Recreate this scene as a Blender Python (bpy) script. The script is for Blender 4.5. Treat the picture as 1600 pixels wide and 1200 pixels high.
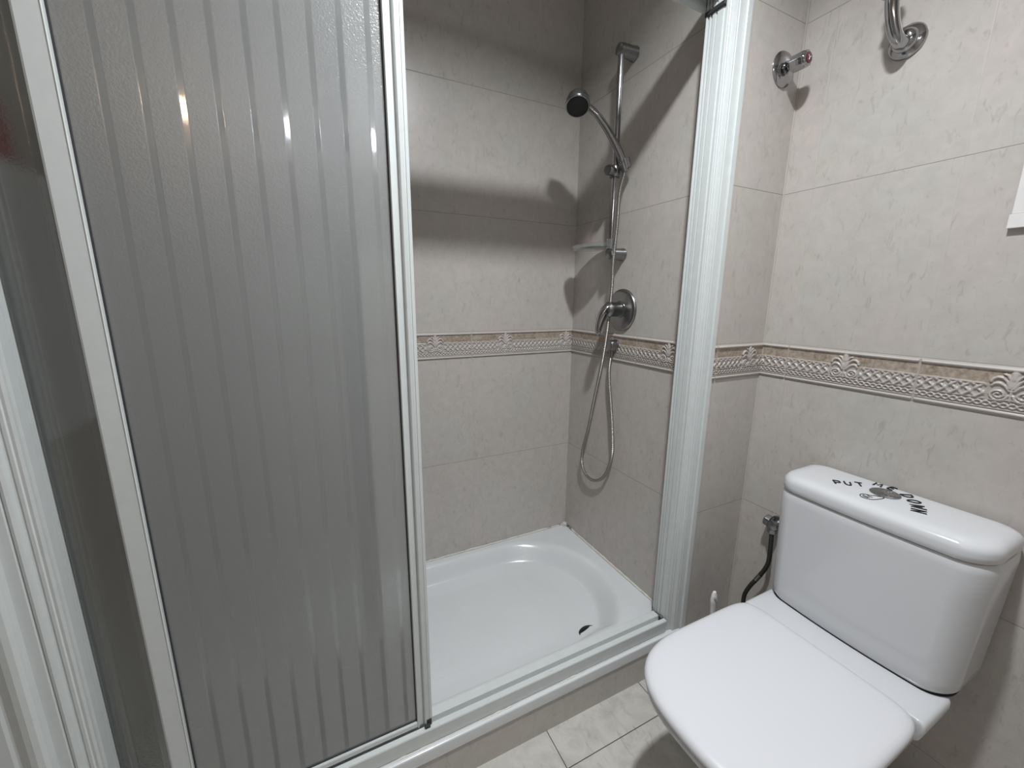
import bpy, bmesh, math
import numpy as np
from mathutils import Vector, Matrix

for o in list(bpy.data.objects):
    bpy.data.objects.remove(o)
SC = bpy.context.scene
COL = SC.collection

# ------------------------------------------------------------------ camera
CAM = Vector((-1.3308, -0.8307, 1.2762))
YAW, PITCH, ROLL, FPX = 0.4573, -0.2073, 0.0072, 632.35
cam_data = bpy.data.cameras.new('camera')
cam_data.sensor_fit = 'HORIZONTAL'
cam_data.sensor_width = 36.0
cam_data.lens = 36.0 * FPX / 1600.0
cam_data.clip_start = 0.02
cam = bpy.data.objects.new('camera', cam_data)
COL.objects.link(cam)
_f = Vector((math.sin(YAW) * math.cos(PITCH), math.cos(YAW) * math.cos(PITCH), math.sin(PITCH)))
_r0 = Vector((math.cos(YAW), -math.sin(YAW), 0))
_u0 = _r0.cross(_f)
_r = _r0 * math.cos(ROLL) + _u0 * math.sin(ROLL)
_u = _u0 * math.cos(ROLL) - _r0 * math.sin(ROLL)
cam.matrix_world = Matrix(((_r.x, _u.x, -_f.x, CAM.x), (_r.y, _u.y, -_f.y, CAM.y), (_r.z, _u.z, -_f.z, CAM.z), (0, 0, 0, 1)))
SC.camera = cam

# ------------------------------------------------------------------ light, exposure
SC.view_settings.view_transform = 'Standard'
SC.view_settings.look = 'None'
SC.view_settings.gamma = 1.0
SC.view_settings.use_curve_mapping = False
SC.view_settings.exposure = 0.0
world = bpy.data.worlds.new('world')
SC.world = world
world.use_nodes = True
world.node_tree.nodes['Background'].inputs[0].default_value = (0.8, 0.9, 1.0, 1)
world.node_tree.nodes['Background'].inputs[1].default_value = 0.3

LAMP = Vector((-0.85, -0.48, 2.486))
ld = bpy.data.lights.new('downlight_beam', 'AREA')
ld.shape = 'DISK'
ld.size = 0.10
ld.energy = 21.5
ld.spread = math.radians(138)
ld.color = (0.93, 0.97, 1.0)
lo = bpy.data.objects.new('downlight_beam', ld)
COL.objects.link(lo)
lo.location = LAMP
lo.rotation_euler = (math.radians(8), 0, 0)   # the adjustable spot leans towards the shower
# ------------------------------------------------------------------ helpers

def setp(o, label=None, cat=None, group=None, kind=None):
    if label: o['label'] = label
    if cat: o['category'] = cat
    if group: o['group'] = group
    if kind: o['kind'] = kind
    return o

def link(name, me, mat=None, parent=None, smooth=False):
    if mat:
        for m in (mat if isinstance(mat, (list, tuple)) else [mat]):
            me.materials.append(m)
    if smooth:
        me.polygons.foreach_set('use_smooth', [True] * len(me.polygons))
    o = bpy.data.objects.new(name, me)
    COL.objects.link(o)
    if parent:
        o.parent = parent
        o.matrix_parent_inverse = Matrix.Translation(-parent.location)
    return o

def empty(name, loc, **k):
    o = bpy.data.objects.new(name, None)
    COL.objects.link(o)
    o.location = loc
    o.empty_display_size = 0.05
    setp(o, **k)
    return o

class MB:
    """collects shapes into one mesh"""
    def __init__(s):
        s.bm = bmesh.new()
    def loops(s, rings, close_u=True, cap0=True, cap1=True):
        vs = [[s.bm.verts.new(p) for p in r] for r in rings]
        n = len(rings[0])
        for a, b in zip(vs[:-1], vs[1:]):
            for i in range(n if close_u else n - 1):
                j = (i + 1) % n
                try: s.bm.faces.new((a[i], a[j], b[j], b[i]))
                except ValueError: pass
        if cap0: s.bm.faces.new(list(reversed(vs[0])))
        if cap1: s.bm.faces.new(vs[-1])
        return s
    def box(s, x0, x1, y0, y1, z0, z1, b=0.0):
        if b <= 0:
            r = lambda z: [(x0, y0, z), (x1, y0, z), (x1, y1, z), (x0, y1, z)]
            return s.loops([r(z0), r(z1)])
        def r(z, i):
            a0, a1, c0, c1 = x0 + i, x1 - i, y0 + i, y1 - i
            q = b - i
            P = []
            for (cx, cy, st) in ((a1 - q, c0 + q, -90), (a1 - q, c1 - q, 0), (a0 + q, c1 - q, 90), (a0 + q, c0 + q, 180)):
                for k in range(5):
                    t = math.radians(st + 22.5 * k)
                    P.append((cx + max(q, 1e-5) * math.cos(t), cy + max(q, 1e-5) * math.sin(t), z))
            return P
        R = []
        for k in range(5):
            t = math.pi / 2 * k / 4
            R.append(r(z0 + b - b * math.sin(math.pi / 2 - t), b * 0.98 * (1 - math.sin(t))))
        for k in range(5):
            t = math.pi / 2 * k / 4
            R.append(r(z1 - b + b * math.sin(t), b * 0.98 * (1 - math.cos(t))))
        return s.loops(R)
    def prism(s, prof, axis, a, b):
        """closed 2-D profile extruded along an axis"""
        def m(p, t):
            if axis == 'z': return (p[0], p[1], t)
            if axis == 'x': return (t, p[0], p[1])
            return (p[0], t, p[1])
        return s.loops([[m(p, a) for p in prof], [m(p, b) for p in prof]])
    def tube(s, pts, r, n=12, closed=False, sub=6, smooth=True, cap=True, flat=None):
        P = [Vector(p) for p in pts]
        if smooth and len(P) > 2:
            P, RR = catmull(P, sub, closed, r if isinstance(r, (list, tuple)) else None)
            if RR: r = RR
        m = len(P)
        rr = list(r) if isinstance(r, (list, tuple)) else [r] * m
        rings = []
        ref = None
        for i in range(m):
            if closed: t = P[(i + 1) % m] - P[i - 1]
            else: t = P[min(i + 1, m - 1)] - P[max(i - 1, 0)]
            t.normalize()
            if ref is None:
                ref = Vector((0, 0, 1)) if abs(t.z) < 0.9 else Vector((1, 0, 0))
                ref = (ref - t * ref.dot(t)).normalized()
            else:
                ref = (ref - t * ref.dot(t)).normalized()
            bi = t.cross(ref)
            ry = rr[i] * (flat or 1)
            rings.append([P[i] + ref * (rr[i] * math.cos(2 * math.pi * k / n)) + bi * (ry * math.sin(2 * math.pi * k / n)) for k in range(n)])
        if closed:
            rings.append(rings[0]); 
            return s.loops(rings, cap0=False, cap1=False)
        return s.loops(rings, cap0=cap, cap1=cap)
    def lathe(s, org, ax, prof, n=32, lobes=0, depth=0.0, caps=(True, True)):
        """prof = [(r, h)...] around axis ax from org"""
        ax = Vector(ax).normalized(); org = Vector(org)
        a = Vector((0, 0, 1)) if abs(ax.z) < 0.9 else Vector((1, 0, 0))
        a = (a - ax * a.dot(ax)).normalized(); b = ax.cross(a)
        R = []
        for r, h in prof:
            ring = []
            for k in range(n):
                t = 2 * math.pi * k / n
                q = r * (1 + depth * math.cos(lobes * t)) if lobes else r
                ring.append(org + ax * h + a * (q * math.cos(t)) + b * (q * math.sin(t)))
            R.append(ring)
        return s.loops(R, cap0=caps[0], cap1=caps[1])
    def build(s, name, mat, parent=None, smooth=False, angle=40):
        bmesh.ops.remove_doubles(s.bm, verts=s.bm.verts, dist=1e-6)
        bmesh.ops.recalc_face_normals(s.bm, faces=s.bm.faces)
        me = bpy.data.meshes.new(name)
        s.bm.to_mesh(me); s.bm.free()
        o = link(name, me, mat, parent)
        if smooth:
            me.polygons.foreach_set('use_smooth', [True] * len(me.polygons))
            sharp_edges(me, math.radians(angle))
        return o

def sharp_edges(me, ang):
    bm = bmesh.new(); bm.from_mesh(me)
    for e in bm.edges:
        if len(e.link_faces) == 2 and e.calc_face_angle(0) > ang:
            e.smooth = False
        else:
            e.smooth = True
    bm.to_mesh(me); bm.free()

def catmull(P, sub, closed, R=None):
    out = []; ro = []
    n = len(P)
    rng = range(n if closed else n - 1)
    for i in rng:
        g = (lambda k: k % n) if closed else (lambda k: min(max(k, 0), n - 1))
        p0, p1, p2, p3 = P[g(i - 1)], P[g(i)], P[g(i + 1)], P[g(i + 2)]
        for k in range(sub):
            t = k / sub
            out.append(0.5 * ((2 * p1) + (p2 - p0) * t + (2 * p0 - 5 * p1 + 4 * p2 - p3) * t * t + (3 * p1 - p0 - 3 * p2 + p3) * t ** 3))
            if R: ro.append(R[g(i)] * (1 - t) + R[g(i + 1)] * t)
    if not closed:
        out.append(P[-1])
        if R: ro.append(R[-1])
    return out, ro

# ------------------------------------------------------------------ materials
class NT:
    def __init__(s, name):
        s.m = bpy.data.materials.new(name); s.m.use_nodes = True
        s.t = s.m.node_tree; s.t.nodes.clear()
        s.out = s.n('ShaderNodeOutputMaterial')
    def n(s, typ, **k):
        x = s.t.nodes.new(typ)
        for a, b in k.items(): setattr(x, a, b)
        return x
    def l(s, a, b): s.t.links.new(a, b)
    def put(s, sock, v):
        if hasattr(v, 'links') or isinstance(v, bpy.types.NodeSocket): s.l(v, sock)
        else: sock.default_value = v
    def math(s, op, a, b=None, c=None, clamp=False):
        x = s.n('ShaderNodeMath', operation=op, use_clamp=clamp)
        s.put(x.inputs[0], a)
        if b is not None: s.put(x.inputs[1], b)
        if c is not None: s.put(x.inputs[2], c)
        return x.outputs[0]
    def mix(s, f, a, b):
        x = s.n('ShaderNodeMix', data_type='RGBA')
        s.put(x.inputs[0], f); s.put(x.inputs[6], a); s.put(x.inputs[7], b)
        return x.outputs[2]
    def mixf(s, f, a, b):
        x = s.n('ShaderNodeMix', data_type='FLOAT')
        s.put(x.inputs[0], f); s.put(x.inputs[2], a); s.put(x.inputs[3], b)
        return x.outputs[0]
    def pos(s):
        g = s.n('ShaderNodeNewGeometry'); sp = s.n('ShaderNodeSeparateXYZ')
        s.l(g.outputs['Position'], sp.inputs[0])
        return g.outputs['Position'], sp.outputs[0], sp.outputs[1], sp.outputs[2]
    def noise(s, vec, scale, detail=4, rough=0.55, dist=0.0, stretch=None):
        if stretch:
            mp = s.n('ShaderNodeVectorMath', operation='MULTIPLY'); s.l(vec, mp.inputs[0]); mp.inputs[1].default_value = stretch
            vec = mp.outputs[0]
        x = s.n('ShaderNodeTexNoise'); s.l(vec, x.inputs['Vector'])
        x.inputs['Scale'].default_value = scale; x.inputs['Detail'].default_value = detail
        x.inputs['Roughness'].default_value = rough; x.inputs['Distortion'].default_value = dist
        return x.outputs[0]
    def ramp(s, f, stops):
        x = s.n('ShaderNodeValToRGB'); s.l(f, x.inputs[0])
        e = x.color_ramp.elements
        while len(e) < len(stops): e.new(0.5)
        for q, (p, c) in zip(e, stops):
            q.position = p; q.color = (c, c, c, 1) if not hasattr(c, '__len__') else (*c, 1)
        return x.outputs[0]
    def smooth(s, v, a, b):
        x = s.n('ShaderNodeMapRange', interpolation_type='SMOOTHSTEP')
        s.put(x.inputs[0], v); x.inputs[1].default_value = a; x.inputs[2].default_value = b
        x.inputs[3].default_value = 0; x.inputs[4].default_value = 1
        return x.outputs[0]
    def bsdf(s, **k):
        x = s.n('ShaderNodeBsdfPrincipled')
        for a, b in k.items():
            s.put(x.inputs[a.replace('_', ' ')], b)
        s.l(x.outputs[0], s.out.inputs[0])
        return x
    def bump(s, h, strength=0.2, dist=0.001):
        x = s.n('ShaderNodeBump'); s.l(h, x.inputs['Height'])
        x.inputs['Strength'].default_value = strength; x.inputs['Distance'].default_value = dist
        return x.outputs[0]

TW, TH, ZB0, ZB1 = 0.3085, 0.45, 1.034, 1.143

def tile_color(N, pos, cell=None):
    n1 = N.noise(pos, 3.2, 3, 0.6)
    n2 = N.noise(pos, 26, 5, 0.65, 0.6)
    n3 = N.noise(pos, 60, 4, 0.6, 1.2, (1, 1, 0.35))
    base = N.mix(N.ramp(n1, [(0.35, 0.0), (0.65, 1.0)]), (0.52, 0.50, 0.465, 1), (0.545, 0.49, 0.465, 1))
    base = N.mix(N.ramp(n2, [(0.35, 0.6), (0.62, 0.0)]), base, (0.45, 0.425, 0.395, 1))
    fle = N.math('MULTIPLY', N.ramp(n3, [(0.58, 0.0), (0.69, 1.0)]), 0.62)
    base = N.mix(fle, base, (0.37, 0.345, 0.315, 1))
    if cell is not None:
        base = N.mix(N.math('MULTIPLY', cell, 0.12), base, (0.40, 0.37, 0.33, 1))
    return base, n2

def make_tile(name, axis, off, zoff_mode=True):
    N = NT(name)
    pos, x, y, z = N.pos()
    u = N.math('DIVIDE', N.math('SUBTRACT', x if axis == 'x' else y, off), TW)
    up = N.math('GREATER_THAN', z, 1.09)
    zz = N.math('DIVIDE', N.math('SUBTRACT', z, N.mixf(up, ZB0, ZB1)), TH)
    def edge(v, size):
        f = N.math('FRACT', v)
        d = N.math('MINIMUM', f, N.math('SUBTRACT', 1.0, f))
        return N.math('MULTIPLY', d, size)
    du, dz = edge(u, TW), edge(zz, TH)
    gu = N.math('SUBTRACT', 1.0, N.smooth(du, 0.0006, 0.0017))
    gz = N.math('SUBTRACT', 1.0, N.smooth(dz, 0.0004, 0.0013))
    wn = N.n('ShaderNodeTexWhiteNoise', noise_dimensions='2D')
    cb = N.n('ShaderNodeCombineXYZ'); N.l(N.math('FLOOR', u), cb.inputs[0]); N.l(N.math('FLOOR', zz), cb.inputs[1])
    N.l(cb.outputs[0], wn.inputs['Vector'])
    # each tile samples its own piece of marbling
    off_ = N.n('ShaderNodeVectorMath', operation='SCALE'); N.l(wn.outputs['Color'], off_.inputs[0]); off_.inputs['Scale'].default_value = 7.0
    ad = N.n('ShaderNodeVectorMath', operation='ADD'); N.l(pos, ad.inputs[0]); N.l(off_.outputs[0], ad.inputs[1])
    col, n2 = tile_color(N, ad.outputs[0], wn.outputs['Value'])
    col = N.mix(gu, col, (0.50, 0.465, 0.43, 1))
    col = N.mix(gz, col, (0.27, 0.25, 0.225, 1))
    g = N.math('MAXIMUM', gu, gz)
    h = N.math('SUBTRACT', N.math('MULTIPLY', n2, 0.12), g)
    wob = N.noise(pos, 9, 2)
    h = N.math('ADD', h, N.math('MULTIPLY', wob, 0.5))
    nb = N.bump(h, 0.35, 0.0011)
    N.bsdf(Base_Color=col, Roughness=N.mixf(g, 0.30, 0.8), Normal=nb, Specular_IOR_Level=0.45)
    return N.m

def make_border():
    N = NT('border_relief_ceramic')
    pos, x, y, z = N.pos()
    at = N.n('ShaderNodeAttribute', attribute_name='band')
    hg = N.n('ShaderNodeAttribute', attribute_name='relief')
    n = N.noise(pos, 90, 5, 0.7)
    m = N.noise(pos, 16, 3, 0.6)
    br = N.mix(N.ramp(n, [(0.35, 0.0), (0.65, 1.0)]), (0.20, 0.145, 0.105, 1), (0.44, 0.37, 0.305, 1))
    br = N.mix(N.ramp(m, [(0.4, 0.0), (0.7, 0.5)]), br, (0.50, 0.44, 0.38, 1))
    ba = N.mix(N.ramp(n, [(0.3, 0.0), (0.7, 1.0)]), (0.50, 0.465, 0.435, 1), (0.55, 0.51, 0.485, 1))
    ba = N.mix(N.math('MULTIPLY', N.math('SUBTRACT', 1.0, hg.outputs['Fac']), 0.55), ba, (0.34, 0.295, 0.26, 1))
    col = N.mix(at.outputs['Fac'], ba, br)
    N.bsdf(Base_Color=col, Roughness=0.34)
    return N.m

def plain(name, col, rough=0.4, metal=0.0, bumpy=None, **k):
    N = NT(name)
    pos, x, y, z = N.pos()
    n = N.noise(pos, k.pop('nscale', 40), 4)
    v = k.pop('var', 0.06)
    c = N.mix(n, (*[q * (1 - v) for q in col], 1), (*[min(1, q * (1 + v)) for q in col], 1))
    kw = dict(Base_Color=c, Roughness=rough, Metallic=metal)
    if bumpy: kw['Normal'] = N.bump(N.noise(pos, bumpy[0], 3), bumpy[1], bumpy[2])
    kw.update(k)
    N.bsdf(**kw)
    return N.m

M = {}
M['white'] = plain('white_lacquered_aluminium', (0.62, 0.65, 0.645), 0.30)
M['ceramic'] = plain('white_glazed_ceramic', (0.64, 0.65, 0.67), 0.16, nscale=5, var=0.01, Coat_Weight=0.4, Coat_Roughness=0.06)
M['seat'] = plain('white_toilet_seat_plastic', (0.68, 0.685, 0.71), 0.28, nscale=5, var=0.01)
M['chrome'] = plain('worn_chrome', (0.42, 0.42, 0.43), 0.12, 1.0, bumpy=(60, 0.06, 0.001), nscale=120, var=0.12)
M['dullchrome'] = plain('limescaled_chrome', (0.31, 0.31, 0.31), 0.28, 1.0, bumpy=(220, 0.2, 0.0006), nscale=150, var=0.25)
M['black'] = plain('black_rubber', (0.006, 0.006, 0.006), 0.5)
M['ink'] = plain('black_marker_ink', (0.006, 0.006, 0.008), 0.4)
M['gasket'] = plain('dark_grey_gasket', (0.03, 0.03, 0.035), 0.6)
M['redcap'] = plain('dark_red_plastic_cap', (0.10, 0.012, 0.03), 0.25)
M['whiteplastic'] = plain('matt_white_plastic', (0.74, 0.72, 0.71), 0.45)
M['ceiling'] = plain('white_ceiling_paint', (0.78, 0.78, 0.76), 0.8)
M['redcloth'] = plain('red_towel_cloth', (0.62, 0.01, 0.05), 0.9, bumpy=(300, 0.6, 0.003))
M['greycloth'] = plain('grey_towel_cloth', (0.88, 0.88, 0.89), 0.95, bumpy=(300, 0.6, 0.003))

def make_silicone():
    N = NT('aged_white_silicone')
    pos, x, y, z = N.pos()
    n = N.noise(pos, 28, 5, 0.7)
    # black mould gathers in the back corner of the tray
    d = N.n('ShaderNodeVectorMath', operation='DISTANCE'); N.l(pos, d.inputs[0]); d.inputs[1].default_value = (-0.244, 0.747, 0.15)
    near = N.math('SUBTRACT', 1.0, N.smooth(d.outputs['Value'], 0.02, 0.16))
    mo = N.math('MULTIPLY', N.ramp(n, [(0.50, 0.0), (0.60, 1.0)]), N.math('ADD', N.math('MULTIPLY', near, 0.9), 0.12), clamp=True)
    N.bsdf(Base_Color=N.mix(mo, (0.68, 0.66, 0.62, 1), (0.06, 0.05, 0.045, 1)), Roughness=0.5, Normal=N.bump(n, 0.5, 0.003))
    return N.m
M['silicone'] = make_silicone()

def make_traymat():
    N = NT('white_shower_tray_acrylic')
    pos, x, y, z = N.pos()
    def cells(v, s):
        f = N.math('FRACT', N.math('MULTIPLY', v, s))
        return N.math('MULTIPLY', N.smooth(f, 0.08, 0.22), N.math('SUBTRACT', 1.0, N.smooth(f, 0.78, 0.92)))
    inb = N.math('MULTIPLY', N.math('LESS_THAN', z, 0.075), N.math('MULTIPLY', N.math('LESS_THAN', x, -0.48), N.math('GREATER_THAN', y, 0.22)))
    h = N.math('MULTIPLY', N.math('MULTIPLY', cells(x, 28), cells(y, 28)), inb)
    n = N.noise(pos, 6, 4)
    N.bsdf(Base_Color=N.mix(n, (0.66, 0.68, 0.69, 1), (0.71, 0.73, 0.74, 1)), Roughness=0.22, Normal=N.bump(h, 0.22, 0.0012), Coat_Weight=0.3, Coat_Roughness=0.1)
    return N.m
M['tray'] = make_traymat()

def make_floor():
    N = NT('beige_marbled_floor_tile')
    pos, x, y, z = N.pos()
    P = 0.363
    def e(v, off):
        f = N.math('FRACT', N.math('DIVIDE', N.math('SUBTRACT', v, off), P))
        return N.math('MULTIPLY', N.math('MINIMUM', f, N.math('SUBTRACT', 1.0, f)), P)
    d = N.math('MINIMUM', e(x, -0.797), e(y, -0.1125))
    g = N.math('SUBTRACT', 1.0, N.smooth(d, 0.0007, 0.0018))
    n2 = N.noise(pos, 14, 6, 0.65, 1.0)
    n3 = N.noise(pos, 30, 4, 0.6, 2.0, (1, 0.3, 1))
    c = N.mix(N.ramp(n2, [(0.35, 0.0), (0.6, 1.0)]), (0.47, 0.45, 0.41, 1), (0.58, 0.56, 0.52, 1))
    c = N.mix(N.math('MULTIPLY', N.ramp(n3, [(0.60, 0.0), (0.68, 1.0)]), 0.4), c, (0.30, 0.29, 0.26, 1))
    c = N.mix(g, c, (0.06, 0.055, 0.05, 1))
    N.bsdf(Base_Color=c, Roughness=N.mixf(g, 0.3, 0.8), Normal=N.bump(N.math('SUBTRACT', N.math('MULTIPLY', n2, 0.1), g), 0.4, 0.001))
    return N.m
M['floor'] = make_floor()
M['border'] = make_border()

def make_pane(name, tint, off, tm=0.48, gr=0.27, ior=1.85):
    """pebbled translucent acrylic crossed by narrow smooth stripes"""
    N = NT(name)
    pos, x, y, z = N.pos()
    pit = 0.0475
    f = N.math('FRACT', N.math('DIVIDE', N.math('SUBTRACT', x, off), pit))
    st = N.math('MULTIPLY', N.smooth(f, 0.0, 0.06), N.math('SUBTRACT', 1.0, N.smooth(f, 0.20, 0.26)))
    pb = N.noise(pos, 300, 2, 0.5)
    wv = N.noise(pos, 18, 2, 0.5, 0, (1, 1, 0.15))
    hf = N.math('MULTIPLY', pb, N.math('SUBTRACT', 1.0, st))
    nrm = N.bump(hf, 0.8, 0.0009)
    nrm2 = N.bump(wv, 0.10, 0.002)
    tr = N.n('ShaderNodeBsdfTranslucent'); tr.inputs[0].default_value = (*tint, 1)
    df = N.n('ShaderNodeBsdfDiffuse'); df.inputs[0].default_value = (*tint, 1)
    m1 = N.n('ShaderNodeMixShader'); m1.inputs[0].default_value = 0.5
    N.l(tr.outputs[0], m1.inputs[1]); N.l(df.outputs[0], m1.inputs[2])
    gl = N.n('ShaderNodeBsdfPrincipled')
    gl.inputs['Base Color'].default_value = (0.80, 0.85, 0.84, 1)
    gl.inputs['Transmission Weight'].default_value = 1.0
    gl.inputs['IOR'].default_value = 1.25
    N.l(N.mixf(st, 0.27, 0.15), gl.inputs['Roughness'])
    N.l(nrm, gl.inputs['Normal'])
    m2 = N.n('ShaderNodeMixShader')
    N.l(N.mixf(st, tm, tm + 0.05), m2.inputs[0])
    N.l(m1.outputs[0], m2.inputs[1]); N.l(gl.outputs[0], m2.inputs[2])
    gs = N.n('ShaderNodeBsdfGlossy'); gs.inputs[0].default_value = (0.9, 0.9, 0.9, 1)
    N.l(N.mixf(st, gr, 0.06), gs.inputs['Roughness'])
    sel = N.n('ShaderNodeMix', data_type='VECTOR')
    N.l(st, sel.inputs[0]); N.l(nrm, sel.inputs[4]); N.l(nrm2, sel.inputs[5])
    N.l(sel.outputs[1], gs.inputs['Normal'])
    fr = N.n('ShaderNodeFresnel'); fr.inputs[0].default_value = ior
    m3 = N.n('ShaderNodeMixShader')
    N.l(fr.outputs[0], m3.inputs[0]); N.l(m2.outputs[0], m3.inputs[1]); N.l(gs.outputs[0], m3.inputs[2])
    N.l(m3.outputs[0], N.out.inputs[0])
    return N.m
M['pane'] = make_pane('frosted_striped_acrylic', (0.66, 0.68, 0.68), -1.2035)
M['pane_shaded'] = make_pane('shaded_striped_acrylic', (0.24, 0.24, 0.23), -1.2035, 0.80, 0.10, 1.6)  # same acrylic as the front pane, with its shade put into the tint

def make_clear():
    N = NT('clear_acrylic')
    N.bsdf(Base_Color=(0.80, 0.83, 0.82, 1), Roughness=0.12, Transmission_Weight=0.9, IOR=1.45)
    return N.m
M['clear'] = make_clear()

def make_hose():
    N = NT('ribbed_chrome_hose')
    pos, x, y, z = N.pos()
    w = N.n('ShaderNodeTexWave', wave_type='BANDS', bands_direction='Z'); N.l(pos, w.inputs['Vector'])
    w.inputs['Scale'].default_value = 75; w.inputs['Distortion'].default_value = 0
    N.bsdf(Base_Color=(0.40, 0.38, 0.36, 1), Metallic=1.0, Roughness=0.28, Normal=N.bump(w.outputs['Fac'], 0.9, 0.0015))
    return N.m
M['hose'] = make_hose()

def emis(name, col, s):
    N = NT(name)
    e = N.n('ShaderNodeEmission'); e.inputs[0].default_value = (*col, 1); e.inputs[1].default_value = s
    N.l(e.outputs[0], N.out.inputs[0])
    return N.m

# ------------------------------------------------------------------ room shell
XS, YB = -0.244, 0.747          # shower right wall, shower back wall
XL, ZC = -1.81, 2.50            # shower left wall, ceiling
T_right = make_tile('wall_tile_shower_side', 'y', 0.320)
T_toilet = make_tile('wall_tile_toilet_side', 'y', -0.0824)
T_back = make_tile('wall_tile_shower_back', 'x', -0.7425)
T_stub = make_tile('wall_tile_beside_post', 'x', -0.069 - TW / 2)
T_left = make_tile('wall_tile_left', 'x', -2.1)
T_plinth = make_tile('wall_tile_plinth', 'x', -0.843)
T_south = make_tile('wall_tile_opposite', 'x', -0.5)

def wallbox(name, x0, x1, y0, y1, z0, z1, mats, pick):
    b = MB().box(x0, x1, y0, y1, z0, z1)
    o = b.build(name, mats)
    for p in o.data.polygons:
        p.material_index = pick(p.normal)
    return setp(o, kind='structure')

wallbox('floor', -2.72, 0.12, -1.47, 0.0, -0.1, 0.0, [M['floor']], lambda n: 0)
wallbox('ceiling', -2.72, 0.12, -1.47, 0.87, ZC, ZC + 0.1, [M['ceiling']], lambda n: 0)
wallbox('wall_back', XL, XS, YB, YB + 0.12, 0.0, ZC, [T_back], lambda n: 0)
wallbox('wall_corner', XS, 0.0, 0.0, YB + 0.12, 0.0, ZC, [T_right, T_stub], lambda n: 0 if abs(n.x) > 0.5 else 1)
wallbox('wall_right', 0.0, 0.12, -1.47, YB + 0.12, 0.0, ZC, [T_toilet], lambda n: 0)
wallbox('wall_left_corner', -2.72, XL, 0.0, YB + 0.12, 0.0, ZC, [T_left, T_toilet], lambda n: 1 if abs(n.x) > 0.5 else 0)
wallbox('wall_left', -2.72, -2.6, -1.47, 0.0, 0.0, ZC, [T_toilet], lambda n: 0)
wallbox('wall_front', -2.6, 0.0, -1.47, -1.35, 0.0, ZC, [T_south], lambda n: 0)
wallbox('trim_1', XL, XS, 0.0, 0.05, 0.0, 0.104, [T_plinth], lambda n: 0)
bpy.data.objects['trim_1']['label'] = 'tiled plinth under the shower tray'

# ---- relief border
def segdist(px, py, pts):
    d = np.full(px.shape, 1e9)
    for (ax, ay), (bx, by) in zip(pts[:-1], pts[1:]):
        vx, vy = bx - ax, by - ay
        L = vx * vx + vy * vy + 1e-12
        t = np.clip(((px - ax) * vx + (py - ay) * vy) / L, 0, 1)
        d = np.minimum(d, np.hypot(px - ax - t * vx, py - ay - t * vy))
    return d

def relief(u, v):
    """height (0..1) and brown-band mask; u in -W/2..W/2, v in 0..0.109"""
    bump1 = lambda d, r: np.sqrt(np.clip(1 - (d / r) ** 2, 0, 1))
    h = np.zeros(u.shape)
    # long mouldings
    for c, r, a in ((0.1015, 0.0040, 1.0), (0.0665, 0.0016, 0.7), (0.0335, 0.0014, 0.6), (0.0145, 0.0014, 0.6), (0.0075, 0.0040, 0.9)):
        h = np.maximum(h, a * bump1(v - c, r))
    # plaited lattice
    inl = (v > 0.0350) & (v < 0.0650)
    p = 0.0205
    s1 = ((u + (v - 0.035) * 0.95) / p) % 1.0 - 0.5
    s2 = ((u - (v - 0.035) * 0.95) / p) % 1.0 - 0.5
    r1 = bump1(s1, 0.20); r2 = bump1(s2, 0.20)
    over = np.sin(2 * np.pi * (v - 0.035) / 0.0174) > 0
    lat = np.maximum(r1 * np.where(over, 1.0, 0.55), r2 * np.where(over, 0.55, 1.0)) * 0.85
    h = np.where(inl, np.maximum(h, lat), h)
    # guilloche chain
    ch = (v > 0.016) & (v < 0.032)
    q = np.abs((u / 0.026) % 1.0 - 0.5)
    amp = 0.0048 * np.sin(2 * np.pi * u / 0.026)
    c1 = bump1(v - 0.024 - amp, 0.0020); c2 = bump1(v - 0.024 + amp, 0.0020)
    h = np.where(ch, np.maximum(h, 0.75 * np.maximum(c1, c2)), h)
    # palmette clears its own ground
    au = np.abs(u)
    ground = (au < 0.037) & (v > 0.032) & (v < 0.0975) & (v < 0.112 - 0.45 * au)
    h = np.where(ground, 0.05, h)
    pal = bump1(segdist(au, v, [(0, 0.082), (0, 0.094)]), 0.0065)
    pal = np.maximum(pal, 0.8 * bump1(segdist(au, v, [(0, 0.034), (0, 0.078)]), 0.0022))
    def arc(pts, r, a=0.95):
        return a * bump1(segdist(au, v, pts), r)
    leaf1 = [(0.003, 0.062), (0.009, 0.076), (0.016, 0.083), (0.024, 0.084), (0.030, 0.079), (0.032, 0.073)]
    leaf2 = [(0.004, 0.056), (0.011, 0.066), (0.019, 0.071), (0.026, 0.070), (0.030, 0.065)]
    leaf3 = [(0.002, 0.066), (0.005, 0.080), (0.010, 0.089), (0.015, 0.091)]
    pal = np.maximum(pal, arc(leaf1, 0.0028)); pal = np.maximum(pal, arc(leaf2, 0.0024)); pal = np.maximum(pal, arc(leaf3, 0.0022))
    sp = []
    for k in range(26):
        t = k / 25 * 3.6 * math.pi
        r = 0.0128 - 0.0098 * k / 25
        sp.append((0.0185 - r * math.cos(t) * 1.15, 0.0460 - r * math.sin(t)))
    pal = np.maximum(pal, arc(sp, 0.0021))
    pal = np.maximum(pal, arc([(0.004, 0.036), (0.016, 0.0325), (0.030, 0.0335)], 0.0018, 0.8))
    h = np.maximum(h, pal)
    band = ((v > 0.0685) & (v < 0.0970) & (h < 0.18) & ~(ground & (au < 0.030) & (v < 0.075))).astype(float)
    return h, band

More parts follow.
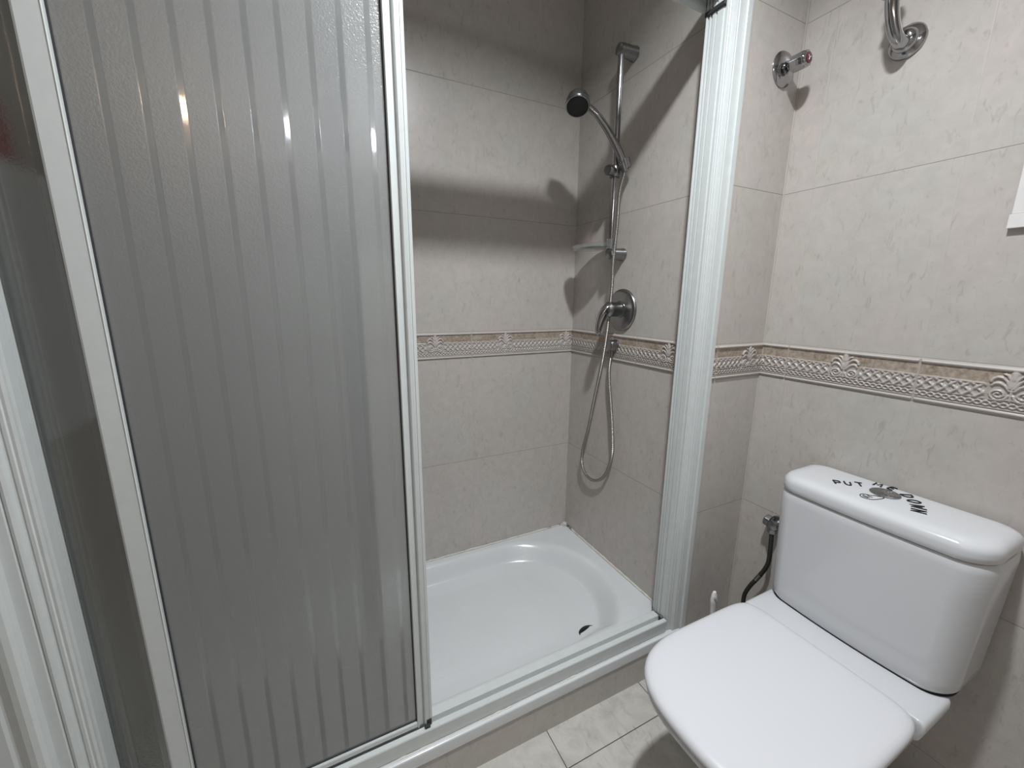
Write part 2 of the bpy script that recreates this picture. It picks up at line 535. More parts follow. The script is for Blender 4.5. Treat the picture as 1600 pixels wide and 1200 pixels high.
def border(name, p0, p1, nrm, off, label):
    """relief strip on a wall from p0 to p1; off = tile joint coordinate along the wall"""
    p0, p1 = np.array(p0, float), np.array(p1, float)
    L = np.linalg.norm(p1 - p0); d = (p1 - p0) / L
    ax = 0 if abs(d[0]) > 0.5 else 1
    step = 0.0017
    nu, nv = int(L / step) + 1, 66
    us = np.linspace(0, L, nu); vs = np.linspace(0, 0.109, nv)
    U, V = np.meshgrid(us, vs, indexing='ij')
    wc = p0[ax] + d[ax] * U
    loc = ((wc - off) / TW) % 1.0
    H, B = relief((loc - 0.5) * TW, V)
    joint = np.minimum(loc, 1 - loc) * TW
    flat = joint < 0.0021
    H = np.where(flat, 0.02, H); B = np.where(flat, 0, B)
    edge = (V < 0.0015) | (V > 0.1075)
    H = np.where(edge, -0.2, H); B = np.where(edge, 0, B)
    hh = 0.0012 + 0.0050 * H
    co = np.zeros((nu, nv, 3))
    co[..., 0] = p0[0] + d[0] * U + nrm[0] * hh
    co[..., 1] = p0[1] + d[1] * U + nrm[1] * hh
    co[..., 2] = ZB0 + V
    idx = np.arange(nu * nv).reshape(nu, nv)
    q = np.stack([idx[:-1, :-1], idx[1:, :-1], idx[1:, 1:], idx[:-1, 1:]], -1).reshape(-1, 4)
    # orient to the room
    e = np.cross(d, [0, 0, 1])
    if np.dot(e, [nrm[0], nrm[1], 0]) < 0: q = q[:, ::-1]
    # skirt back to the wall so that the strip is solid
    base = co.copy(); base[..., 0] -= nrm[0] * (hh + 0.001); base[..., 1] -= nrm[1] * (hh + 0.001)
    rim = np.concatenate([idx[:, 0], idx[-1, 1:], idx[-2::-1, -1], idx[0, -2:0:-1]])
    bv = base.reshape(-1, 3)[rim]
    n0 = nu * nv; k = len(rim)
    sk = np.array([[rim[i], n0 + i, n0 + (i + 1) % k, rim[(i + 1) % k]] for i in range(k)])
    verts = np.concatenate([co.reshape(-1, 3), bv]); faces = np.concatenate([q, sk])
    me = bpy.data.meshes.new(name)
    me.from_pydata(verts.tolist(), [], faces.tolist())
    for nm, arr in (('band', B), ('relief', np.clip(H, 0, 1))):
        a = me.attributes.new(nm, 'FLOAT', 'POINT')
        a.data.foreach_set('value', np.concatenate([arr.ravel(), np.zeros(k)]).astype(np.float32))
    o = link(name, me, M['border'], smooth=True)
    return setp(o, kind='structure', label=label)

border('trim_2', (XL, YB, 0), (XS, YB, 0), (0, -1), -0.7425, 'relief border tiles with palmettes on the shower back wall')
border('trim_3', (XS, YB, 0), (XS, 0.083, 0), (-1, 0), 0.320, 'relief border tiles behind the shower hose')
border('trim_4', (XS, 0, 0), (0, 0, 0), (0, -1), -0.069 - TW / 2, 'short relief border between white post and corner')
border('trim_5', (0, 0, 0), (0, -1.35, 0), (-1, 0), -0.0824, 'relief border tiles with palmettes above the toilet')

# pale corner grout bead
b = MB()
b.box(-0.003, 0.0, -0.003, 0.0, 0.0, ZC)
b.build('trim_6', plain('corner_grout', (0.52, 0.485, 0.45), 0.6))
setp(bpy.data.objects['trim_6'], kind='structure')

# ------------------------------------------------------------------ ceiling downlight
dl = empty('ceiling_downlight', (LAMP.x, LAMP.y, ZC), label='round recessed ceiling downlight above the shower door', cat='lamp')
MB().lathe((LAMP.x, LAMP.y, ZC - 0.006), (0, 0, 1), [(0.062, 0.0), (0.060, -0.004), (0.048, -0.006), (0.044, 0.0), (0.044, 0.005), (0.062, 0.005)], 40, caps=(False, False)).build('trim_ring', M['white'], dl, True)
MB().lathe((LAMP.x, LAMP.y, ZC - 0.003), (0, 0, 1), [(0.044, 0), (0.044, 0.002)], 40).build('lens', M['whiteplastic'], dl)
lo.parent = dl; lo.matrix_parent_inverse = Matrix.Translation(-dl.location)

# ------------------------------------------------------------------ light bar behind the camera (seen mirrored in the shower door)
lb = empty('vanity_light_bar', (-1.4, -1.35, 2.0), label='chrome wall light bar with round bulbs, mirrored in the frosted shower door', cat='lamp')
MB().box(-1.85, -0.88, -1.349, -1.325, 1.965, 2.035, 0.004).build('back_plate', M['chrome'], lb)
for k, (bx, warm) in enumerate(((-1.72, 1), (-1.33, 0), (-1.00, 0))):
    c = (1.0, 0.72, 0.48) if warm else (0.90, 0.92, 1.0)
    MB().lathe((bx, -1.325, 2.0), (0, 1, 0), [(0.020, 0), (0.020, 0.03), (0.016, 0.035)], 20).build('lamp_holder', M['chrome'], lb, True)
    pr = [(0.032 * math.sin(math.pi * (0.12 + 0.88 * i / 12)), 0.062 - 0.032 * math.cos(math.pi * (0.12 + 0.88 * i / 12))) for i in range(12)] + [(0.0005, 0.094)]
    MB().lathe((bx, -1.325, 2.0), (0, 1, 0), pr, 24).build('bulb', emis('bulb_glow_%s' % ('warm' if warm else 'cool'), c, 48.0), lb, True)

# towels hanging at the left end of the shower, blurred behind the rear pane
def towel(y0, y1, x, z0, z1, mat, **k):
    R = []
    n = 40
    for j in range(9):
        z = z0 + (z1 - z0) * j / 8
        w = 0.010 * (1 - 0.5 * j / 8)
        f = [(x + 0.014 + w * math.sin(i * 0.9 + j * 0.2), y0 + (y1 - y0) * i / n, z) for i in range(n + 1)]
        g = [(x - 0.010 + w * math.sin(i * 0.9 + j * 0.2), y0 + (y1 - y0) * i / n, z) for i in range(n, -1, -1)]
        R.append(f + g)
    o = MB().loops(R).build('hanging_towel', mat, None, True, 60)
    return setp(o, **k)
towel(0.13, 0.235, -1.786, 1.505, 1.60, M['redcloth'], label='small red cloth behind the dark strip of shower glass at the left edge', cat='towel')
towel(0.13, 0.345, -1.786, 1.02, 1.50, M['greycloth'], label='large pale grey towel hanging blurred behind the dark strip of glass, below the red cloth', cat='towel')

# ------------------------------------------------------------------ shower tray
def sstep(t):
    t = np.clip(t, 0, 1); return t * t * (3 - 2 * t)
def tray_mesh():
    x0, x1, y0, y1 = XL + 0.001, XS - 0.001, 0.0, YB - 0.001
    nx, ny = 262, 124
    X, Y = np.meshgrid(np.linspace(x0, x1, nx), np.linspace(y0, y1, ny), indexing='ij')
    cx = np.clip(X, -1.42, -0.628)
    dx, dy = X - cx, Y - 0.382
    s = 0.337 - np.hypot(dx, dy)
    s = np.minimum(s, Y - 0.104)
    end = np.clip(np.abs(dx) / 0.3, 0, 1)
    back = np.clip((dy) / 0.33, 0, 1)
    w = 0.055 + 0.06 * end
    t = s / w
    prof = 0.062 * sstep(t) + 0.012 * sstep(t * 0.45)
    Z = 0.144 - np.where(s > 0, prof, 0)
    # slow fall to the drain
    Z -= np.where(s > 0, 0.008 * sstep(t * .5) * np.exp(-((X + 0.5) ** 2 + (Y - 0.17) ** 2) / 0.10), 0)
    # rounded front lip
    lipy = [(0.0, 0.144), (-0.002, 0.1433), (-0.0033, 0.1415), (-0.0036, 0.138), (-0.0040, 0.112), (-0.0037, 0.1085), (-0.002, 0.1055), (0.03, 0.1045)]
    co = np.stack([X, Y, Z], -1).reshape(-1, 3).tolist()
    idx = np.arange(nx * ny).reshape(nx, ny)
    F = np.stack([idx[:-1, :-1], idx[1:, :-1], idx[1:, 1:], idx[:-1, 1:]], -1).reshape(-1, 4).tolist()
    prev = idx[:, 0].tolist()
    for k, (yy, zz) in enumerate(lipy[1:]):
        cur = []
        for i in range(nx):
            co.append((X[i, 0], yy, zz)); cur.append(len(co) - 1)
        for i in range(nx - 1): F.append([prev[i], cur[i], cur[i + 1], prev[i + 1]])
        prev = cur
    me = bpy.data.meshes.new('basin'); me.from_pydata(co, [], F)
    return me
tray = empty('shower_tray', (-1.0, 0.37, 0.0), label='long white shower tray with rounded basin behind the sliding doors', cat='shower tray')
link('basin', tray_mesh(), M['tray'], tray, True)
# tray support under the basin
MB().box(XL + 0.01, XS - 0.01, 0.055, YB - 0.01, 0.001, 0.045).build('tray_base', M['whiteplastic'], tray)
dr = MB().lathe((-0.50, 0.165, 0.0635), (0, 0, 1), [(0.030, -0.012), (0.038, -0.004), (0.052, 0.0), (0.056, 0.004), (0.050, 0.007), (0.040, 0.003), (0.022, 0.001)], 40).build('drain', M['black'], tray, True)
MB().lathe((-0.50, 0.165, 0.066), (0, 0, 1), [(0.050, -0.001), (0.046, 0.0035), (0.010, 0.0045)], 36).build('drain_grate', M['black'], dr, True)
sb = MB()
rs = np.random.default_rng(3)
def bead(p, q, r=0.0042, n=60):
    P = []; R = []
    for i in range(n + 1):
        t = i / n
        P.append(Vector(p).lerp(Vector(q), t) + Vector((0, 0, rs.normal() * 0.0007))); R.append(r * (1 + rs.normal() * 0.12))
    sb.tube(P, R, 8, smooth=False)
bead((XL, YB - 0.003, 0.147), (XS, YB - 0.003, 0.147))
bead((XS - 0.003, YB, 0.147), (XS - 0.003, 0.09, 0.147), 0.005)
for k in range(7):
    a = rs.uniform(-1, 1, 3) * 0.009
    sb.lathe((XS - 0.012 + a[0], YB - 0.012 + a[1], 0.148), (a[0], a[1], 0.02), [(0.003, -0.002), (0.008, 0.0), (0.006, 0.004), (0.002, 0.0065 + abs(a[2]))], 10)
sb.build('silicone_seal', M['silicone'], tray, True, 80)
# dried filler smears between the rail and the lip
sm = MB()
SPP = []; SPR = []
for k in range(120):
    SPP.append(Vector((-1.74 + 1.42 * k / 119, 0.0078 - 0.0006 * rs.random(), 0.1442)))
    SPR.append(0.0010 + 0.0016 * max(0, math.sin(k * 0.31) + rs.uniform(-.6, .6)) * (0.3 + 0.7 * (k < 95)))
sm.tube(SPP, SPR, 6, smooth=False)
sm.build('sill_sealant', M['silicone'], tray, True)

# ------------------------------------------------------------------ shower enclosure frame
enc = empty('shower_enclosure_frame', (-1.02, 0.05, 0.0), label='white aluminium frame of the sliding shower enclosure', cat='shower frame')
ZR, ZT = 0.146, 2.03
# right post plan profile (x, y)
post = [(-0.2450, -0.0006), (-0.2387, -0.0006), (-0.2385, -0.0040), (-0.2405, -0.0062), (-0.2570, -0.0058), (-0.2585, -0.0040), (-0.2590, 0.0100), (-0.2600, 0.0135), (-0.2605, 0.0020),
        (-0.2765, 0.0030), (-0.2790, 0.0075), (-0.2800, 0.0040), (-0.2840, 0.0025), (-0.2880, 0.0045), (-0.2895, 0.0130), (-0.2930, 0.0140),
        (-0.2945, 0.0120), (-0.2985, 0.0120), (-0.3000, 0.0140), (-0.3040, 0.0135), (-0.3075, 0.0150),
        (-0.3075, 0.0200), (-0.3045, 0.0215), (-0.3045, 0.0250), (-0.3085, 0.0265), (-0.3090, 0.0440), (-0.3032, 0.0455), (-0.3032, 0.0480),
        (-0.3090, 0.0495), (-0.3090, 0.0590), (-0.3032, 0.0605), (-0.3032, 0.0640), (-0.3085, 0.0655), (-0.3085, 0.0690), (-0.3032, 0.0700), (-0.3032, 0.0730),
        (-0.3110, 0.0745), (-0.3110, 0.0775), (-0.2450, 0.0790)]
MB().prism(post, 'z', 0.1465, ZT + 0.044).build('post', M['white'], enc)
lpost = [(-2.0485 - x, y) for x, y in post]
MB().prism(lpost, 'z', 0.1465, ZT + 0.044).build('post', M['white'], enc)
# broad bull-nosed cover strip in front of the left post
cov = [(-1.846, 0.0), (-1.846, -0.010), (-1.843, -0.013), (-1.826, -0.013), (-1.822, -0.0105), (-1.818, -0.0105), (-1.814, -0.013), (-1.806, -0.0165), (-1.798, -0.0175), (-1.791, -0.0155), (-1.787, -0.011), (-1.786, -0.004), (-1.786, 0.010), (-1.808, 0.010), (-1.808, 0.0)]
MB().prism(cov, 'z', 0.146, 2.10).build('cover_strip', M['white'], enc)
# bottom track (y, z)
trk = [(0.0100, 0.1460), (0.0100, 0.1860), (0.0115, 0.1885), (0.0240, 0.1885), (0.0250, 0.1870), (0.0250, 0.1620), (0.0470, 0.1620), (0.0470, 0.1720), (0.0480, 0.1790),
       (0.0505, 0.1810), (0.0720, 0.1810), (0.0750, 0.1780), (0.0780, 0.1600), (0.0900, 0.1560), (0.0920, 0.1460)]
MB().prism(trk, 'x', -1.743, -0.3125).build('bottom_track', M['white'], enc)
top = [(0.0090, ZT + 0.045), (0.0090, 2.130), (0.0130, 2.138), (0.0700, 2.138), (0.0860, 2.120), (0.0860, ZT), (0.0820, ZT), (0.0820, ZT + 0.03), (0.0500, ZT + 0.03), (0.0500, ZT + 0.012), (0.0460, ZT + 0.012), (0.0460, ZT + 0.06), (0.0130, ZT + 0.06), (0.0130, ZT + 0.045)]
MB().prism(top, 'x', XL + 0.001, XS - 0.001).build('top_track', M['white'], enc)
# dark rubber stop and rust-dark joint at the foot of the right post
g = MB()
g.box(-0.3125, -0.3055, 0.0260, 0.0500, 0.163, 0.176, 0.001)
g.tube([(-0.3118, 0.078, 0.196), (-0.3118, 0.074, 0.180), (-0.3118, 0.056, 0.184), (-0.3118, 0.046, 0.186), (-0.3118, 0.036, 0.188), (-0.3105, 0.028, 0.186), (-0.3085, 0.0225, 0.172)], 0.0012, 6)
g.build('joint_gasket', M['gasket'], enc)
MB().box(XS - 0.070, XS - 0.052, 0.020, 0.081, 2.018, ZT - 0.0005, 0.002).build('top_track_shade', M['gasket'], enc)  # dark block standing in for the shade under the top track

# ------------------------------------------------------------------ sliding doors
def door(x0, x1, y, z0, name, label, group, wl=0.034, wr=0.038, pm='pane'):
    """y = front face of the door, 22 mm deep"""
    d = empty(name, ((x0 + x1) / 2, y, z0), label=label, cat='shower door', group=group)
    dp = 0.022
    if not wl:
        x0 += 0.004
    # left stile: plain flat face with a fine raised arris on the inside edge
    P = [(x0, y + 0.003), (x0 + 0.0035, y), (x0 + wl - 0.003, y), (x0 + wl - 0.0015, y - 0.0015), (x0 + wl, y - 0.0005), (x0 + wl, y + dp), (x0, y + dp)]
    if wl: MB().prism(P, 'z', z0, ZT + 0.02).build('stile', M['white'], d)
    # right stile: bead, recessed flat, proud grip strip with a fine groove
    a = x1 - wr
    P = [(a, y + dp), (a, y + 0.002), (a + 0.0015, y - 0.0005), (a + 0.004, y + 0.0005), (a + 0.006, y + 0.0045), (a + 0.0175, y + 0.0055), (a + 0.0185, y - 0.001), (a + 0.0205, y - 0.003),
         (a + 0.0285, y - 0.0035), (a + 0.0290, y - 0.0022), (a + 0.0305, y - 0.0022), (a + 0.0310, y - 0.0035), (x1 - 0.0015, y - 0.003), (x1, y - 0.001), (x1, y + dp)]
    MB().prism(P, 'z', z0, ZT + 0.02).build('stile', M['white'], d)
    # rails
    R = [(y + 0.001, z0 + 0.003), (y + 0.001, z0 + 0.014), (y + 0.0025, z0 + 0.016), (y + 0.0195, z0 + 0.016), (y + 0.0195, z0 + 0.003)]
    MB().prism(R, 'x', x0 + wl, x1 - wr).build('rail', M['white'], d)
    MB().box(x0 + wl, x1 - wr, y + 0.001, y + 0.020, ZT - 0.012, ZT + 0.018).build('rail', M['white'], d)
    pn = MB().box(x0 + wl - 0.004, x1 - wr + 0.004, y + 0.0090, y + 0.0120, z0 + 0.012, ZT - 0.004).build('pane', M[pm], d)
    # rubber gasket lines around the pane
    gk = MB()
    for xx in ((x0 + wl, x1 - wr - 0.0022) if wl else (x1 - wr - 0.0022,)):
        gk.box(xx, xx + 0.0022, y + 0.0065, y + 0.0145, z0 + 0.016, ZT - 0.012)
    gk.box(x0 + wl, x1 - wr, y + 0.0065, y + 0.0145, z0 + 0.0155, z0 + 0.018)
    gk.build('pane_gasket', M['gasket'], d)
    return d
dA = door(-1.6555, -1.1345, 0.0262, 0.1905, 'sliding_shower_door', 'front sliding shower door with frosted striped pane between white stiles', None)
MB().box(-1.8490, -1.8462, -0.0060, -0.0005, 0.146, 2.10).build('gap_shadow_strip', M['gasket'], enc)  # dark strip drawn for the shadow gap beside the cover strip
ft = MB(); ft.box(-1.156, -1.142, 0.0150, 0.0245, 0.1890, 0.1960, 0.001); ft.box(-1.150, -1.137, 0.0215, 0.0245, 0.1900, 0.2080, 0.0008)
ft.build('roller_foot', M['gasket'], dA)
door(-1.7400, -1.2350, 0.0525, 0.1830, 'sliding_shower_door', 'rear sliding shower door, seen dark in the gap by the left post', None, wl=0.0, pm='pane_shaded')

# ------------------------------------------------------------------ slide bar and hand shower
BX, BY = -0.303, 0.430
sr = empty('shower_slide_bar', (XS, BY, 1.44), label='vertical chrome slide bar on the tiled shower side wall', cat='shower rail')
MB().tube([(BX, BY, 1.435), (BX, BY, 2.112)], 0.0105, 20, smooth=False).build('bar', M['chrome'], sr, True)
for z in (1.444, 2.110):
    MB().lathe((XS - 0.0005, BY, z), (-1, 0, 0), [(0.0235, 0), (0.0235, 0.006), (0.0215, 0.010), (0.0205, 0.062), (0.019, 0.070), (0.012, 0.074), (0.002, 0.075)], 32).build('wall_bracket', M['dullchrome'], sr, True)
s = MB()
s.lathe((BX, BY, 1.708), (0, 0, 1), [(0.0185, 0), (0.0195, 0.004), (0.0195, 0.034), (0.0175, 0.038)], 24)
s.lathe((BX, BY, 1.726), (-0.9, -0.35, -0.05), [(0.014, 0.010), (0.0165, 0.022), (0.0175, 0.046), (0.0150, 0.052), (0.004, 0.053)], 24)
s.build('slider', M['dullchrome'], sr, True)
ring = MB()
tdir = Vector((0.35, -0.06, -0.93)).normalized()
ring.lathe(Vector((-0.2905, 0.399, 1.762)), tdir, [(0.0150, 0), (0.0185, 0.0), (0.0170, 0.032), (0.0140, 0.032), (0.0150, 0)], 24, caps=(False, False))
ring.tube([(BX + 0.004, BY - 0.015, 1.735), (-0.290, 0.413, 1.745)], 0.009, 10, smooth=False)
ring.build('cradle', M['dullchrome'], sr, True)

hs = empty('hand_shower', (-0.29, 0.40, 1.74), label='chrome hand shower with black face held on the slide bar', cat='hand shower')
fc = Vector((-0.478, 0.425, 1.903)); nrm = Vector((-0.30, -0.42, -0.86)).normalized()
h = MB()
h.lathe(fc, -nrm, [(0.0375, -0.003), (0.0405, 0.0), (0.0415, 0.008), (0.0410, 0.016), (0.0370, 0.018), (0.0385, 0.021), (0.036, 0.032), (0.028, 0.040), (0.014, 0.0445), (0.001, 0.046)], 40)
hb = fc - nrm * 0.024
h.build('head', M['dullchrome'], hs, True)
fp = MB(); fp.lathe(fc, -nrm, [(0.001, -0.0055), (0.020, -0.0052), (0.0350, -0.0040), (0.0380, -0.0015), (0.0380, 0.004)], 40)
fp.build('spray_face', M['black'], hs, True)
h = MB()
h.tube([hb + Vector((0.020, 0.0, -0.002)), hb + Vector((0.040, -0.004, -0.012)), (-0.403, 0.418, 1.888), (-0.368, 0.412, 1.855), (-0.335, 0.407, 1.815), (-0.308, 0.402, 1.775), (-0.297, 0.400, 1.752)],
       [0.010, 0.0115, 0.0115, 0.0125, 0.0135, 0.0135, 0.0125], 18)
h.build('handle', M['chrome'], hs, True)
h = MB(); h.tube([(-0.2965, 0.3995, 1.7515), (-0.284, 0.3975, 1.722)], 0.0125, 16, smooth=False)
h.build('collar', M['dullchrome'], hs, True)

HP = [(-0.284, 0.397, 1.727), (-0.291, 0.398, 1.700), (-0.3, 0.402, 1.650), (-0.302, 0.403, 1.546), (-0.305, 0.410, 1.420), (-0.303, 0.412, 1.319), (-0.30, 0.430, 1.149), (-0.295, 0.457, 1.019), (-0.29, 0.498, 0.876), (-0.285, 0.538, 0.723),
      (-0.28, 0.575, 0.621), (-0.275, 0.586, 0.548), (-0.272, 0.565, 0.505), (-0.270, 0.525, 0.490), (-0.268, 0.484, 0.500), (-0.266, 0.445, 0.530), (-0.265, 0.415, 0.585), (-0.265, 0.398, 0.646), (-0.265, 0.399, 0.707), (-0.264, 0.42, 0.838), (-0.263, 0.442, 0.94),
      (-0.262, 0.449, 1.005), (-0.262, 0.443, 1.056)]
ho = MB().tube(HP, 0.0067, 14, sub=8).build('shower_hose', M['hose'], None, True)
setp(ho, label='ribbed metal shower hose hanging in a long loop from the hand shower', cat='hose')

ou = empty('hose_outlet', (XS, 0.44, 1.10), label='small round chrome hose outlet on the border tiles', cat='hose outlet')
MB().lathe((XS - 0.001, 0.440, 1.098), (-1, 0, 0), [(0.0245, 0), (0.0245, 0.003), (0.0225, 0.005), (0.0225, 0.028), (0.0200, 0.033), (0.002, 0.034)], 28).build('body', M['dullchrome'], ou, True)
MB().tube([(-0.262, 0.441, 1.085), (-0.262, 0.443, 1.052)], 0.0092, 14, smooth=False).build('nipple', M['dullchrome'], ou, True)

mx = empty('mixer_valve', (XS, 0.437, 1.237), label='round chrome shower mixer with looped lever on the side wall', cat='mixer tap')
MB().lathe((XS - 0.0005, 0.415, 1.237), (-1, 0, 0), [(0.080, 0), (0.080, 0.004), (0.076, 0.009), (0.066, 0.0115), (0.030, 0.012)], 56).build('plate', M['dullchrome'], mx, True)
MB().lathe((XS - 0.011, 0.418, 1.239), (-1, 0, 0), [(0.034, 0), (0.033, 0.004), (0.028, 0.007), (0.027, 0.042), (0.029, 0.046), (0.029, 0.056), (0.022, 0.064), (0.002, 0.066)], 36).build('body', M['dullchrome'], mx, True)
lv = MB()
lv.tube([(-0.300, 0.420, 1.255), (-0.322, 0.422, 1.245), (-0.342, 0.425, 1.215), (-0.350, 0.428, 1.180), (-0.347, 0.430, 1.152), (-0.340, 0.430, 1.147), (-0.334, 0.428, 1.160), (-0.326, 0.425, 1.190), (-0.312, 0.421, 1.218)],
        [0.012, 0.010, 0.0075, 0.006, 0.0055, 0.005, 0.0055, 0.006, 0.009], 12, flat=1.9)
lv.build('lever', M['chrome'], mx, True)

# clear soap dish on the bar
sd = empty('soap_dish', (-0.303, 0.43, 1.465), label='clear plastic soap dish clipped low on the slide bar', cat='soap dish')
def ell(cx, cy, a, b, z, n=40): return [(cx + a * math.cos(2 * math.pi * k / n), cy + b * math.sin(2 * math.pi * k / n), z) for k in range(n)]
b = MB()
cx, cy = -0.318, 0.525
b.loops([ell(cx, cy, .052, .082, 1.468), ell(cx, cy, .060, .092, 1.470), ell(cx, cy, .066, .100, 1.483), ell(cx, cy, .0635, .0975, 1.483), ell(cx, cy, .057, .089, 1.4725), ell(cx, cy, .030, .050, 1.4715)])
b.build('dish', M['clear'], sd, True)
MB().lathe((BX, BY, 1.462), (0, 0, 1), [(0.0108, 0), (0.0165, 0), (0.0165, 0.034), (0.0108, 0.034), (0.0108, 0)], 20, caps=(False, False)).build('clip', M['clear'], sd, True)

# ------------------------------------------------------------------ stop tap on the short wall
st = empty('stop_tap', (-0.081, 0.0, 1.912), label='chrome stop tap with faceted knob and dark red cap, high beside the white post', cat='tap')
MB().lathe((-0.081, -0.0005, 1.912), (0, -1, 0), [(0.0455, 0), (0.0455, 0.002), (0.042, 0.006), (0.030, 0.010), (0.020, 0.012)], 40).build('flange', M['chrome'], st, True)
MB().lathe((-0.081, -0.010, 1.912), (0, -1, 0), [(0.016, 0), (0.016, 0.006), (0.009, 0.008), (0.009, 0.028)], 20).build('stem', M['chrome'], st, True)
MB().lathe((-0.081, -0.026, 1.912), (0, -1, 0), [(0.016, 0), (0.0205, 0.004), (0.0205, 0.034), (0.0180, 0.0405), (0.0155, 0.042)], 64, lobes=8, depth=0.045).build('knob', M['chrome'], st, True)
cp = MB().lathe((-0.081, -0.0675, 1.912), (0, -1, 0), [(0.0135, 0), (0.0130, 0.0022), (0.001, 0.003)], 32).build('cap', M['redcap'], st, True)
k = MB()
for a in (0, 120, 240):
    t = math.radians(a + 20)
    k.tube([(-0.081, -0.0706, 1.912), (-0.081 + 0.0065 * math.cos(t), -0.0704, 1.912 + 0.0065 * math.sin(t))], 0.0010, 6, smooth=False)
k.build('cap_mark', M['whiteplastic'], cp)

# ------------------------------------------------------------------ chrome wall arm on the toilet wall
hk = empty('robe_hook', (0, -0.247, 1.88), label='curved chrome arm on a domed flange, high above the toilet', cat='hook')
MB().lathe((-0.0005, -0.247, 1.881), (-1, 0, 0), [(0.0365, 0), (0.0365, 0.003), (0.0340, 0.008), (0.027, 0.012), (0.025, 0.0135), (0.0245, 0.017), (0.019, 0.025), (0.014, 0.028)], 44).build('flange', M['chrome'], hk, True)
MB().tube([(-0.018, -0.2475, 1.876), (-0.036, -0.2475, 1.872), (-0.054, -0.245, 1.882), (-0.067, -0.241, 1.905), (-0.076, -0.238, 1.936), (-0.080, -0.237, 1.965)],
          [0.0155, 0.0135, 0.0128, 0.0130, 0.0135, 0.0140], 20).build('arm', M['chrome'], hk, True)
MB().lathe((-0.080, -0.237, 1.957), (-0.08, 0, 1), [(0.0160, 0), (0.0185, 0.001), (0.0185, 0.006), (0.0160, 0.010), (0.0150, 0.030), (0.0185, 0.040), (0.0150, 0.052), (0.002, 0.057)], 28).build('end_cap', M['chrome'], hk, True)

# ------------------------------------------------------------------ white panel at the right edge
pn = empty('wall_panel', (0, -0.8, 1.427), label='white painted panel with a ledge line on the tiled wall, at the right edge', cat='wall panel')
MB().box(-0.010, -0.0005, -1.10, -0.484, 1.455, 1.95, 0.001).build('board', M['whiteplastic'], pn)
MB().box(-0.012, -0.0005, -1.10, -0.4815, 1.427, 1.4545, 0.001).build('ledge', M['whiteplastic'], pn)

# ------------------------------------------------------------------ toilet
TY = -0.4135
to = empty('toilet', (-0.40, TY, 0.0), label='white close-coupled toilet with closed seat lid', cat='toilet')
def dshape(xb, xf, hw, cr, z, n=14, back=0.012, bow=0.010, squash=1.0):
    """tank plan: straight back at x=xb, slightly bowed front at x=xf, corner radius cr"""
    P = []
    def cor(cx, cy, r, a0, a1, rx=None):
        rx = rx or r
        for k in range(n + 1):
            t = math.radians(a0 + (a1 - a0) * k / n)
            P.append([cx + rx * math.cos(t), cy + r * math.sin(t), z])
    dx = xb - xf
    rx = min(cr, dx * 0.62)
    cor(xb - back, TY + hw - back, back, 0, 90)
    cor(xf + rx, TY + hw - cr * 0.8, cr * 0.8, 90, 180, rx)
    m = 10
    for k in range(1, m):
        P.append([xf, TY + (hw - cr * .8) * (1 - 2 * k / m), z])
    cor(xf + rx, TY - hw + cr * 0.8, cr * 0.8, 180, 270, rx)
    cor(xb - back, TY - hw + back, back, 270, 360)
    for p in P:
        s_ = (p[1] - TY) / hw
        p[0] -= bow * (1 - s_ * s_) * max(0, min(1, (xb - p[0]) / dx))
    return [tuple(p) for p in P]
R = []
for t, in ((0,), (0.015,), (0.04,), (0.1,), (0.25,), (0.5,), (0.75,), (0.93,), (0.985,), (1,)):
    z = 0.4315 + (0.763 - 0.4315) * t
    ins = 0.006 * max(0, 1 - t / 0.03) + 0.005 * max(0, (t - 0.97) / 0.03)
    xf = -0.183 - 0.008 * t
    hw = 0.1975 + 0.0115 * t
    R.append(dshape(-0.012, xf + ins, hw - ins, 0.060, z + 0.0018 * (1 - t), bow=0.013))
MB().loops(R).build('tank', M['ceramic'], to, True, 60)
MB().loops([dshape(-0.013, -0.183 + 0.004, 0.1975 - 0.004, 0.056, z_, bow=0.013) for z_ in (0.4300, 0.4330)]).build('tank_gasket', M['gasket'], to, True, 60)
R = []
for ins, z in ((0.006, 0.7655), (0.002, 0.7662), (0.0003, 0.768), (0.0, 0.779), (0.0005, 0.787), (0.002, 0.795), (0.008, 0.8015), (0.016, 0.8055), (0.026, 0.8075), (0.040, 0.8085)):
    R.append(dshape(-0.008 - max(0, ins) * 0.6, -0.1925 + ins, 0.2095 - ins, 0.066, z, bow=0.012, back=0.03))
lid = MB().loops(R).build('tank_lid', M['ceramic'], to, True, 60)

# bowl: loft of seat-like outlines
def bowl(xb, xf, hw, z, e=2.7, n=56, front=0.62):
    """front half superellipse, back half square-ish"""
    P = []
    xm = xb + (xf - xb) * (1 - front)
    for k in range(n):
        t = 2 * math.pi * k / n
        c, s_ = math.cos(t), math.sin(t)
        if c >= 0:
            x = xm + (xf - xm) * abs(c) ** (2 / e); y = hw * math.copysign(abs(s_) ** (2 / e), s_)
        else:
            x = xm + (xb - xm) * abs(c) ** (2 / 9); y = hw * math.copysign(abs(s_) ** (2 / 9), s_)
        q = min(1, max(0, (x + 0.27) / 0.16)); y *= 1 - 0.42 * q * q * (3 - 2 * q)
        P.append((x, TY + y, z))
    return P
R = []
for z, xf, hw, e in ((0.0, -0.52, 0.120, 2.4), (0.015, -0.52, 0.120, 2.4), (0.03, -0.505, 0.112, 2.4), (0.12, -0.50, 0.108, 2.4), (0.20, -0.53, 0.122, 2.4), (0.27, -0.60, 0.150, 2.5), (0.33, -0.67, 0.172, 2.6), (0.37, -0.71, 0.182, 2.7), (0.392, -0.725, 0.186, 2.7), (0.400, -0.722, 0.183, 2.7)):
    R.append(bowl(-0.018, xf, hw, z, e))
